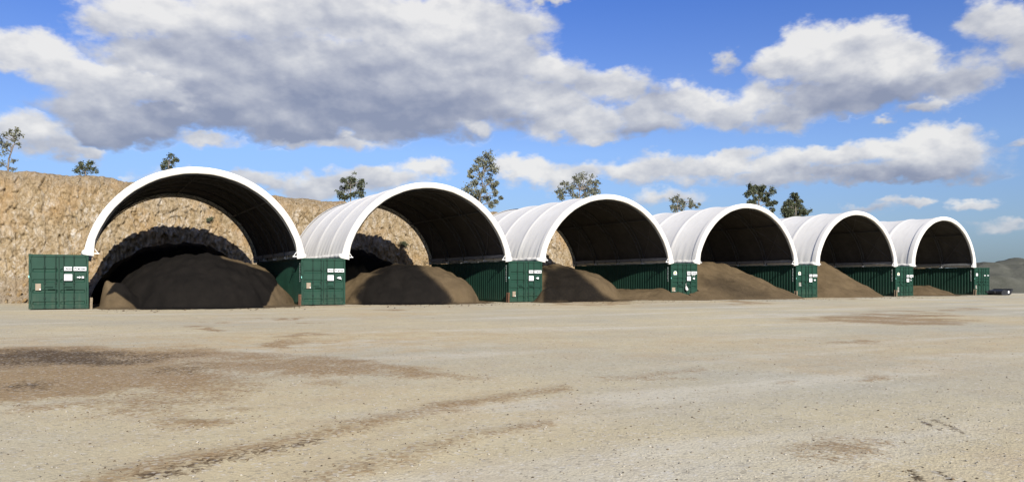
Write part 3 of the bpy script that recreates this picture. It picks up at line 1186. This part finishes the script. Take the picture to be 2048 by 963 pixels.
def dome_height(X, Y, d):
    cx, cy, rx0, rx1, ry, H, e = d
    q = np.hypot(np.where(X < cx, (X - cx) / rx0, (X - cx) / rx1), (Y - cy) / ry)
    skirt = np.where(q < 1.3, .10 * np.clip((1.3 - q) / .3, 0, 1) - .03, -.03 - (q - 1.3) * .9 * min(rx0, rx1))
    return np.where(q < 1, H * np.clip(1 - q ** 2, 1e-6, 1) ** e, 0) + skirt


PILES = [
    # metres inside the bay (s from the left wall, Y from the doors); fresh = outline of the dug, dark face
    dict(domes=[(5.2, 3.6, 4.4, 5.35, 5.6, 2.75, .74), (5.2, 11.2, 4.9, 4.4, 3.6, 3.75, .55), (8.6, 7.0, 2.6, 1.7, 3.2, 2.35, .6), (.72, .35, .40, 1.7, 1.2, 1.42, 1.0)], ridges=[],
         fresh=[(213, 592), (232, 562), (300, 520), (390, 496), (425, 498), (448, 518), (500, 532), (560, 549), (566, 558), (538, 590), (520, 630), (285, 630), (262, 606), (232, 584)], fr=1.0, soft=5,
         label='black heap of dug aggregate with brown flanks under the leftmost arch'),
    dict(domes=[(5.6, 4.0, 5.2, 3.75, 4.9, 2.34, .62), (3.6, 11.4, 4.0, 4.4, 3.4, 3.45, .5)], ridges=[],
         fresh=[(704, 592), (735, 552), (775, 522), (832, 522), (855, 542), (878, 561), (900, 583), (914, 606), (880, 622), (722, 622)], fr=.80, soft=15,
         label='dark rounded heap under the second arch from the left, brown right slope'),
    dict(domes=[(4.0, 4.6, 4.2, 4.0, 5.0, 2.35, .75), (2.6, 11.2, 2.8, 3.6, 3.4, 3.05, .6), (-.15, -1.2, .95, 1.25, 1.0, .86, 1.0)],
         ridges=[(7.0, 3.8, 10.0, 1.2, .80, .72, .50, .5), (10.2, .8, 11.3, -1.5, .66, .22, .40, .4)],
         fresh=[(1080, 530), (1145, 528), (1178, 556), (1208, 585), (1245, 606), (1085, 612)], fr=.70, soft=12,
         label='dark heap under the third arch with a low brown ridge to its right'),
    dict(domes=[(3.0, 10.5, 3, 3, 3.5, 2.9, .6)], ridges=[(2.6, 4.6, 5.6, 4.3, 2.85, 2.85, .47, .7)],
         fresh=[(1396, 555), (1440, 540), (1520, 570), (1585, 600), (1480, 612), (1430, 590), (1396, 575)], fr=.50, soft=25,
         label='brown heap under the fourth arch, sloping down to its right wall'),
    dict(domes=[(2.0, 9.5, 2, 3, 3, 2.4, .7)], ridges=[(4.0, 4.2, 5.0, 4.0, 2.95, 2.95, .61, .5)], fresh=None,
         label='light brown heap under the fifth arch, sloping steeply down to the right'),
    dict(domes=[(4.4, 3.0, 4.2, 4.0, 3.6, .95, .9)], ridges=[], fresh=None,
         label='low brown heap under the farthest arch'),
]


def poly_soft(u, y, pts, soft):
    """1 inside an outline, falling to 0 over a soft edge"""
    d = np.full(u.shape, 1e9)
    ins = np.zeros(u.shape, bool)
    for (x0, y0), (x1, y1) in zip(pts, pts[1:] + pts[:1]):
        dx, dy = x1 - x0, y1 - y0
        t = np.clip(((u - x0) * dx + (y - y0) * dy) / (dx * dx + dy * dy), 0, 1)
        d = np.minimum(d, np.hypot(u - x0 - t * dx, y - y0 - t * dy))
        hit = ((y0 > y) != (y1 > y)) & (u < x0 + dx * (y - y0) / (dy if dy else 1e-9))
        ins ^= hit
    return sstep(-soft, soft, np.where(ins, d, -d))


def build_pile(i, spec):
    xl, xr = CONT_X[i] + CW, CONT_X[i + 1]
    W = xr - xl
    st = .08 if i < 3 else .11
    over = 2.0 if i == 2 else .9
    x = np.arange(-over, W + over + .01, st)
    y = np.arange(-5.5, 15.2, st)
    X, Y = np.meshgrid(x, y, indexing='ij')
    k = 10.1 / W
    wob = (fbm((X + i * 31) * .5, Y * .5, 402 + i, 3) - .5)
    Xs, Ys = X * k + wob * .7, Y + (fbm((X + i * 31) * .5 + 9, Y * .5, 404 + i, 3) - .5) * .8
    h = heap_height(X * k, Y, spec['ridges']) if spec['ridges'] else np.full(X.shape, -9.0)
    for d in spec['domes']:
        hh = dome_height(Xs, Ys, d)
        kk = .18
        h = np.maximum(h, hh) + np.clip(kk - np.abs(h - hh), 0, None) ** 2 / (4 * kk)
    amp = sstep(.05, .9, h)
    h = h + ((fbm((X + i * 31) * .7, Y * .55, 400 + i, 4) - .5) * .5 + (.25 - np.abs(fbm((X + i * 31) * 1.0, Y * .35, 420 + i, 4) - .5)) * .55 - .1) * amp + (fbm((X + i * 31) * 3.0, Y * 3.0, 410 + i, 3) - .5) * .08
    fresh = np.zeros(X.shape)
    if spec['fresh']:
        dx, dy = X + xl - CAM[0], Y - CAM[1]
        lat = dx * EL_[0] + dy * EL_[1]
        dep = dx * EZ_[0] + dy * EZ_[1]
        u = CX + F_PX * lat / dep
        v_ = YH + F_PX * (HC - np.maximum(h, 0)) / dep
        nz = (fbm(X * 1.1, Y * 1.1, 430 + i, 4) - .5) * 16
        fresh = poly_soft(u + nz, v_ + nz * .6, spec['fresh'], spec['soft']) * spec['fr']
        fresh = np.maximum(fresh, sstep(8.2, 9.2, Y + wob * 2))  # the undug rear of the heap gets the same dark colour
    inside = (X > .015) & (X < W - .015)
    wall = (Y > -.03) & (Y < CL + .05)
    h = np.where(~inside & wall, -.3, h)
    h = np.where(Y > 14.2, h - (Y - 14.2) * .8, h)
    keep = h > -.10
    v = np.stack([X + xl, Y, np.maximum(h, -.12)], -1).reshape(-1, 3)
    f = grid_faces(*X.shape)
    kf = keep.ravel()[f].any(1)
    inn = (inside | ~wall).ravel()
    kf &= inn[f].all(1)
    f = f[kf]
    used = np.unique(f)
    remap = np.full(len(v), -1)
    remap[used] = np.arange(len(used))
    me = fast_mesh('aggregate_heap', v[used], remap[f], 'aggregate', {'fresh': fresh.ravel()[used]}, True)
    o = obj_from('aggregate_heap', me)
    tag(o, spec['label'], 'stockpile', 'aggregate heaps in the bays')
    return o


for i, s in enumerate(PILES):
    build_pile(i, s)


def build_grey_mound():
    x = np.arange(84, 190, .5)
    y = np.arange(-18, 60, .5)
    X, Y = np.meshgrid(x, y, indexing='ij')
    h = heap_height(X, Y, [(97, 11, 104, 6, 4.3, 4.5, .62, 2.5), (108, 4, 124, -3, 4.6, 4.2, .60, 2.5), (112, 16, 140, 10, 5.2, 5.0, .6, 3), (103, -1, 106, -2, 2.3, 2.3, .62, 1.0), (97, 4, 99, 3, 2.2, 2.4, .6, 1.0),
                            (116, -8, 122, -10, 2.6, 2.6, .62, 1), (130, -6, 160, -10, 4.4, 4.2, .6, 2)])
    h = h * .80 + (fbm(X * .25, Y * .25, 500, 5) - .5) * .9 + (.25 - np.abs(fbm(X * .35, Y * .35, 510, 5) - .5)) * 1.3 - .2
    v = np.stack([X, Y, np.maximum(h, -.2)], -1).reshape(-1, 3)
    f = grid_faces(*X.shape)
    f = f[(h > -.15).ravel()[f].any(1)]
    used = np.unique(f)
    remap = np.full(len(v), -1)
    remap[used] = np.arange(len(used))
    o = obj_from('gravel_mound', fast_mesh('gravel_mound', v[used], remap[f], 'grey_stone', None, True))
    tag(o, 'grey crushed stone mound beyond the last container at the right', 'stockpile')


build_grey_mound()

# ------------------------------------------------------------------ loader bucket
def build_bucket():
    root = empty('loader_bucket', (77.75, -.5, 0), R(-6))
    root.scale = (.74, .74, .78)
    tag(root, 'black steel loader bucket resting on the ground beside the last container', 'bucket')
    # cross-section in X-Z, opening upward to the right
    prof = [(-.35, .62), (-.62, .58), (-.82, .42), (-.88, .24), (-.78, .08), (-.55, .02), (.55, .02), (.85, .14), (1.05, .36), (1.28, .74)]
    inner = [(-.33, .585), (-.59, .545), (-.77, .41), (-.83, .25), (-.74, .12), (-.53, .06), (.54, .06), (.82, .175), (1.01, .38), (1.25, .76)]
    hw = 1.25
    m = MB()
    m.sweep([[(a, -hw, b) for a, b in prof], [(a, hw, b) for a, b in prof]])
    m.sweep([[(a, hw, b) for a, b in inner], [(a, -hw, b) for a, b in inner]])
    m.build('shell', 'bucket_paint', root)
    for s in (-1, 1):
        out = [(-.40, .66), (-.66, .61), (-.88, .44), (-.94, .24), (-.83, .05), (-.56, .0), (.56, .0), (.88, .12), (1.08, .35), (1.3, .73), (1.2, .74), (.78, .56), (.2, .58)]
        MB().poly(out, lambda a, b, d: (a, s * (hw + .01) + (d if s > 0 else -d), b), .03).build('side_plate', 'bucket_paint', root)
    MB().box(.30, .55, -hw - .05, -hw - .042, .24, .52).build('paper_label', 'white_print', root)
    for s in (-.5, .5):
        MB().poly([(-.80, .20), (-1.15, .34), (-1.18, .46), (-1.05, .52), (-.75, .46)], lambda a, b, d: (a, s + d, b), .08).build('lug', 'bucket_paint', root)


build_bucket()

# ------------------------------------------------------------------ short posts at the container corners
POST_LABEL = ['short tan post at the right corner of the leftmost container', 'short rusty post at the left corner of the second container',
              'short rusty post at the left corner of the third container', 'short tan post at the left corner of the fifth container',
              'short tan post at the left corner of the sixth container', 'short tan post at the left corner of the farthest container']
for k, (xx, m, lab) in enumerate(((CONT_X[0] + CW + .10, 'dusty_steel', 0), (CONT_X[1] - .11, 'rusty_steel', 1), (CONT_X[2] - .11, 'rusty_steel', 2),
                                  (CONT_X[4] - .11, 'dusty_steel', 3), (CONT_X[5] - .11, 'dusty_steel', 4), (CONT_X[6] - .11, 'dusty_steel', 5))):
    mb = MB()
    hgt = .62 if m == 'rusty_steel' else .55
    mb.box(-.055, .055, -.11, -.08, -.1, hgt)          # I-section post
    mb.box(-.055, .055, .08, .11, -.1, hgt)
    mb.box(-.012, .012, -.08, .08, -.1, hgt)
    o = mb.build('guard_post', m)
    o.location = (xx, -.08, 0)
    o.rotation_euler = (R(2 * (k % 3 - 1)), R(1.5), 0)
    tag(o, POST_LABEL[lab], 'post', 'short posts at container corners')


def build_bag():
    m = MB()
    rows = []
    for k in range(11):
        t = k / 10
        z = .36 - .42 * t
        r = .02 + .13 * math.sin(math.pi * min(1, t * .62 + .02)) * (1 if t < .9 else .75)
        rows.append([(r * (1 + .22 * math.sin(3 * a + 2 * t) + .1 * math.sin(5 * a + 7 * t)) * math.cos(a) + .07 * t, .55 * r * (1 + .2 * math.sin(4 * a + 3)) * math.sin(a), z) for a in [2 * math.pi * q / 14 for q in range(14)]])
    m.sweep(rows, True)
    m.f.append(tuple(range(10 * 14, 11 * 14)))
    o = m.build('white_bag', 'bag_plastic', None, True)
    m2 = MB().tube([(-.02, 0, .58), (-.035, 0, .45), (0, 0, .34)], .018, 5)
    m2.build('bag_handle', 'bag_plastic', o)
    o.location = (CONT_X[3] + 1.26, -.15, .70)
    o.scale = (.85, .85, .8)
    tag(o, 'white plastic bag hanging on the green container door', 'bag')


build_bag()

# ------------------------------------------------------------------ trees on the quarry rim
def leaf_mesh(name, centers, m, size, droop, seed):
    g = np.random.default_rng(seed)
    n = len(centers)
    c = np.asarray(centers)
    L = g.uniform(.5, 1.2, n)[:, None] * size * .85
    ax = g.normal(size=(n, 3))
    ax[:, 2] = ax[:, 2] * (1 - droop) - droop * 1.2
    ax /= np.linalg.norm(ax, axis=1)[:, None]
    sd = np.cross(ax, g.normal(size=(n, 3)))
    sd /= np.linalg.norm(sd, axis=1)[:, None]
    wd = L * g.uniform(.22, .42, n)[:, None]
    v = np.stack([c, c + ax * L * .5 + sd * wd, c + ax * L, c + ax * L * .5 - sd * wd], 1).reshape(-1, 3)
    f = np.arange(n * 4).reshape(n, 4)
    return fast_mesh(name, v, f, m, {'shade': np.repeat(g.uniform(0, 1, n), 4)})


def build_tree(base, trunk, clumps, Y, label, leaf='leaf_grey', dens=1.0, size=.20, droop=.6, tr=.10, seed=1, name='gum_tree', cat='tree'):
    g = np.random.default_rng(seed)
    b = at_plane(base[0], base[1], Y)
    sc = (b - Vector((CAM[0], CAM[1], HC))).to_2d().dot(Vector(EZ_)) / F_PX       # metres per photograph pixel here
    root = empty(name, b)
    tag(root, label, cat, 'trees along the quarry rim')

    def loc(u, y, dy=0):
        return at_plane(u, y, Y + dy) - b
    tp = [Vector((0, 0, -1.4))] + [loc(u, y, g.normal() * .1) for u, y in trunk]
    m = MB()
    nt = len(tp)
    m.tube(tp, [tr * (1 - .65 * k / max(1, nt - 1)) for k in range(nt)], 7)
    leaves = []
    for (u, y, r) in clumps:
        dy = g.normal() * .45 * min(2.0, r * sc * 2.2)
        c = loc(u, y, dy)
        rad = r * sc
        # limb from the lower trunk point nearest below
        cand = [p for p in tp[1:] if p.z < c.z + .1] or [tp[1]]
        s0 = min(cand, key=lambda p: (p - c).length + .3 * abs(p.z - c.z))
        mid = s0.lerp(c, .5) + Vector((g.normal() * .12, g.normal() * .12, .12 + .1 * g.random()))
        m.tube([s0, mid, c], [tr * .42, tr * .28, tr * .16], 5)
        nt_ = 9
        for k in range(nt_):
            e = c + Vector(g.normal(size=3)) * rad * .62
            m.tube([mid.lerp(c, .6 + .4 * g.random()), c.lerp(e, .5) + Vector((0, 0, .05)), e], [tr * .14, tr * .09, tr * .05], 3, False)
            nl = int(dens * 1.5 * (10 + 46 * min(1.6, rad)))
            pts = np.array(e)[None] + g.normal(size=(nl, 3)) * rad * np.array([.34, .34, .30])
            leaves.append(pts)
    m.build('trunk', 'bark', root, True)
    leaves = np.concatenate(leaves)
    obj_from('crown', leaf_mesh('crown', leaves, leaf, size, droop, seed), root)
    return root


def cr(x0, y0, s, pts):
    return [(x0 + a / s, y0 + b / s, r / s) for a, b, r in pts]


def ct(x0, y0, s, pts):
    return [(x0 + a / s, y0 + b / s) for a, b in pts]


build_tree((16, 348), ct(0, 240, 4.01, [(65, 400), (70, 310), (90, 260), (120, 170)]) ,
           cr(0, 240, 4.01, [(25, 120, 26), (80, 100, 20), (140, 78, 16), (150, 122, 26), (108, 150, 22), (40, 190, 24), (12, 160, 22), (150, 190, 14), (28, 262, 24), (70, 200, 20), (100, 320, 18), (15, 350, 22), (105, 390, 16)]),
           19, 'thin open gum tree at the far left on the rock rim', dens=.32, size=.17, seed=11, tr=.075)
build_tree((171, 350), [(171, 345), (172, 338)], cr(0, 240, 4.01, [(660, 380, 26), (620, 402, 20), (720, 362, 24), (690, 402, 26), (750, 402, 20), (650, 352, 9), (735, 345, 9)]),
           18.4, 'small dark bush on the rim left of the leftmost arch', 'leaf_dark', dens=1.0, size=.14, droop=.2, seed=12, tr=.05, name='rim_bush', cat='bush')
build_tree((332, 372), [(334, 352), (338, 330)], cr(0, 0, 2.833, [(972, 888, 14), (942, 918, 17), (985, 915, 13), (925, 945, 14), (962, 945, 14), (950, 970, 15), (1000, 905, 8)]),
           20, 'small tree top peeping over the leftmost white arch', 'leaf_dark', dens=.75, size=.17, droop=.4, seed=13, tr=.06)
build_tree((704, 415), ct(660, 300, 3.657, [(150, 400), (150, 330), (150, 260)]),
           cr(660, 300, 3.657, [(100, 218, 16), (158, 205, 24), (150, 250, 30), (120, 280, 26), (232, 240, 22), (225, 285, 26), (85, 322, 28), (110, 345, 22), (170, 325, 22), (215, 315, 22)]),
           20, 'bushy young gum tree behind the second arch', 'leaf_dark', dens=.85, size=.20, droop=.55, seed=14, tr=.08)
build_tree((966, 425), ct(660, 300, 3.657, [(1085, 420), (1095, 350), (1120, 270), (1105, 190), (1140, 110)]),
           cr(660, 300, 3.657, [(1140, 42, 30), (1090, 75, 26), (1180, 85, 30), (1130, 115, 32), (1195, 140, 26), (1032, 150, 16), (1028, 190, 12), (1075, 120, 20), (1060, 235, 24), (1110, 190, 30), (1165, 210, 28), (1035, 285, 36), (995, 285, 20),
                                (1060, 320, 30), (1110, 290, 26), (1185, 255, 26), (1222, 240, 14), (1210, 305, 22), (1150, 350, 24), (1250, 340, 10), (1085, 350, 26), (1185, 395, 22), (1215, 370, 14)]),
           20.5, 'tall weeping gum tree between the second and third arches', dens=.62, size=.23, droop=.85, seed=15, tr=.10)
build_tree((1157, 425), ct(660, 300, 3.657, [(1820, 420), (1822, 350), (1830, 290)]),
           cr(660, 300, 3.657, [(1848, 190, 30), (1795, 205, 26), (1905, 215, 28), (1730, 255, 26), (1680, 300, 24), (1760, 285, 28), (1830, 250, 32), (1895, 285, 30), (1945, 285, 26), (1945, 240, 22), (1700, 338, 24), (1860, 325, 28), (1790, 330, 26), (1930, 315, 22)]),
           21, 'round grey gum tree behind the third arch', dens=.62, size=.22, droop=.7, seed=16, tr=.10)
build_tree((1362, 440), ct(1320, 350, 6.4, [(230, 520), (225, 430), (220, 350)]),
           cr(1320, 350, 6.4, [(215, 280, 30), (172, 325, 30), (262, 325, 32), (300, 360, 26), (150, 400, 30), (225, 395, 36), (390, 355, 26), (385, 395, 22), (450, 400, 22), (505, 368, 9), (190, 440, 30), (275, 420, 30)]),
           21.5, 'sparse low tree behind the fourth arch', dens=.55, size=.21, droop=.5, seed=17, tr=.09)
build_tree((1518, 450), ct(1320, 350, 6.4, [(1290, 560), (1270, 400), (1260, 330), (1260, 250)]),
           cr(1320, 350, 6.4, [(1182, 148, 34), (1130, 228, 32), (1205, 210, 32), (1310, 168, 40), (1268, 200, 32), (1400, 235, 42), (1325, 290, 28), (1215, 315, 38), (1160, 340, 30), (1360, 320, 26), (1385, 380, 30), (1448, 350, 24), (1440, 438, 22), (1300, 230, 26)]),
           22, 'dark clumpy gum tree above the right side of the fourth arch', 'leaf_dark', dens=1.5, size=.24, droop=.5, seed=18, tr=.14)
build_tree((1590, 455), ct(1320, 350, 6.4, [(1740, 560), (1735, 450), (1738, 340)]),
           cr(1320, 350, 6.4, [(1742, 275, 32), (1702, 245, 10), (1655, 345, 32), (1740, 350, 44), (1612, 385, 30), (1600, 450, 40), (1680, 440, 46), (1770, 425, 42), (1850, 460, 38), (1812, 328, 10), (1622, 505, 36), (1800, 500, 40), (1720, 400, 40), (1700, 500, 40)]),
           22, 'dense dark gum tree in the gap before the fifth arch', 'leaf_dark', dens=1.7, size=.24, droop=.4, seed=19, tr=.14)
# two green shrubs clinging to the face
build_tree((418, 442), [(418, 441), (418, 438)], [(418, 439, 3.2), (416, 437, 2.4), (421, 438, 2.4)], 16.15, 'tiny green shrub on the rock face seen through the leftmost arch', 'leaf_dark', dens=1.2, size=.10, droop=.1, seed=21, tr=.02, name='cliff_shrub', cat='bush')
build_tree((807, 490), [(807, 489), (807, 487)], [(807, 487, 4), (804, 486, 3), (810, 488, 3)], 15.6, 'small green shrub on the rock face seen through the second arch', 'leaf_dark', dens=1.2, size=.11, droop=.1, seed=22, tr=.02, name='cliff_shrub', cat='bush')

# ------------------------------------------------------------------ loose stones over the yard
def scatter(n, m, name, label, weight, smin, smax, seed):
    g = np.random.default_rng(seed)
    dep = 4.6 * (30 / 4.6) ** (g.random(n * 3) ** .8)
    u = g.uniform(-60, 2110, n * 3)
    lat = (u - CX) / F_PX * dep
    X = CAM[0] + lat * EL_[0] + dep * EZ_[0]
    Y = CAM[1] + lat * EL_[1] + dep * EZ_[1]
    st, dk, oc, _, _ = yard_marks(X, Y)
    keep = g.random(n * 3) < weight(st, dk, X, Y)
    X, Y, dep = X[keep][:n], Y[keep][:n], dep[keep][:n]
    k = len(X)
    s = smin + (smax - smin) * g.random(k) ** 3.5
    ang = g.uniform(0, 6.28, k)
    octv = np.array([(1, 0, 0), (0, 1, 0), (-1, 0, 0), (0, -1, 0), (.1, .1, .75), (0, 0, -.4)], float)
    octf = np.array([(0, 1, 4), (1, 2, 4), (2, 3, 4), (3, 0, 4), (1, 0, 5), (2, 1, 5), (3, 2, 5), (0, 3, 5)])
    v = octv[None] * g.uniform(.6, 1.15, (k, 6, 1)) * s[:, None, None] * np.stack([np.ones(k), g.uniform(.55, 1, k), g.uniform(.5, .9, k)], 1)[:, None]
    c_, s_ = np.cos(ang)[:, None], np.sin(ang)[:, None]
    vx = v[..., 0] * c_ - v[..., 1] * s_ + X[:, None]
    vy = v[..., 0] * s_ + v[..., 1] * c_ + Y[:, None]
    vz = v[..., 2] + (ground_z(X, Y) + s * .15)[:, None]
    V = np.stack([vx, vy, vz], -1).reshape(-1, 3)
    Fc = (octf[None] + (np.arange(k) * 6)[:, None, None]).reshape(-1, 3)
    me = fast_mesh(name, V, Fc, m, {'shade': np.repeat(g.random(k), 6)})
    o = obj_from(name, me)
    tag(o, label, 'gravel', kind='stuff')


scatter(26000, 'pebble_dark', 'dark_gravel', 'dark loose stones scattered in streaks over the yard', lambda st, dk, X, Y: .035 + .9 * np.clip(st * 1.4 + dk, 0, 1), .005, .019, 31)
scatter(9000, 'pebble_pale', 'pale_gravel', 'pale loose stones scattered over the yard', lambda st, dk, X, Y: .35 + .65 * fbm(X * .4, Y * .4, 90) ** 2, .006, .020, 32)


def spill_stones():
    """lumps that have rolled out of the bays on to the yard"""
    g = np.random.default_rng(41)
    n = 1500
    bay = g.integers(0, 5, n)
    xl = np.array(CONT_X)[bay] + CW
    W = np.array(CONT_X)[bay + 1] - xl
    X = xl + W * g.uniform(.05, .92, n)
    Y = -.3 - 5.5 * g.random(n) ** 2.0
    s_ = .014 + .045 * g.random(n) ** 3
    octv = np.array([(1, 0, 0), (0, 1, 0), (-1, 0, 0), (0, -1, 0), (.1, .1, .8), (0, 0, -.4)], float)
    octf = np.array([(0, 1, 4), (1, 2, 4), (2, 3, 4), (3, 0, 4), (1, 0, 5), (2, 1, 5), (3, 2, 5), (0, 3, 5)])
    v = octv[None] * g.uniform(.6, 1.2, (n, 6, 1)) * s_[:, None, None]
    V = (v + np.stack([X, Y, ground_z(X, Y) + s_ * .15], 1)[:, None]).reshape(-1, 3)
    Fc = (octf[None] + (np.arange(n) * 6)[:, None, None]).reshape(-1, 3)
    o = obj_from('spilled_stone', fast_mesh('spilled_stone', V, Fc, 'pebble_dark', {'shade': np.repeat(g.random(n), 6)}))
    tag(o, 'brown stones rolled out at the foot of the heaps', 'gravel', kind='stuff')


spill_stones()
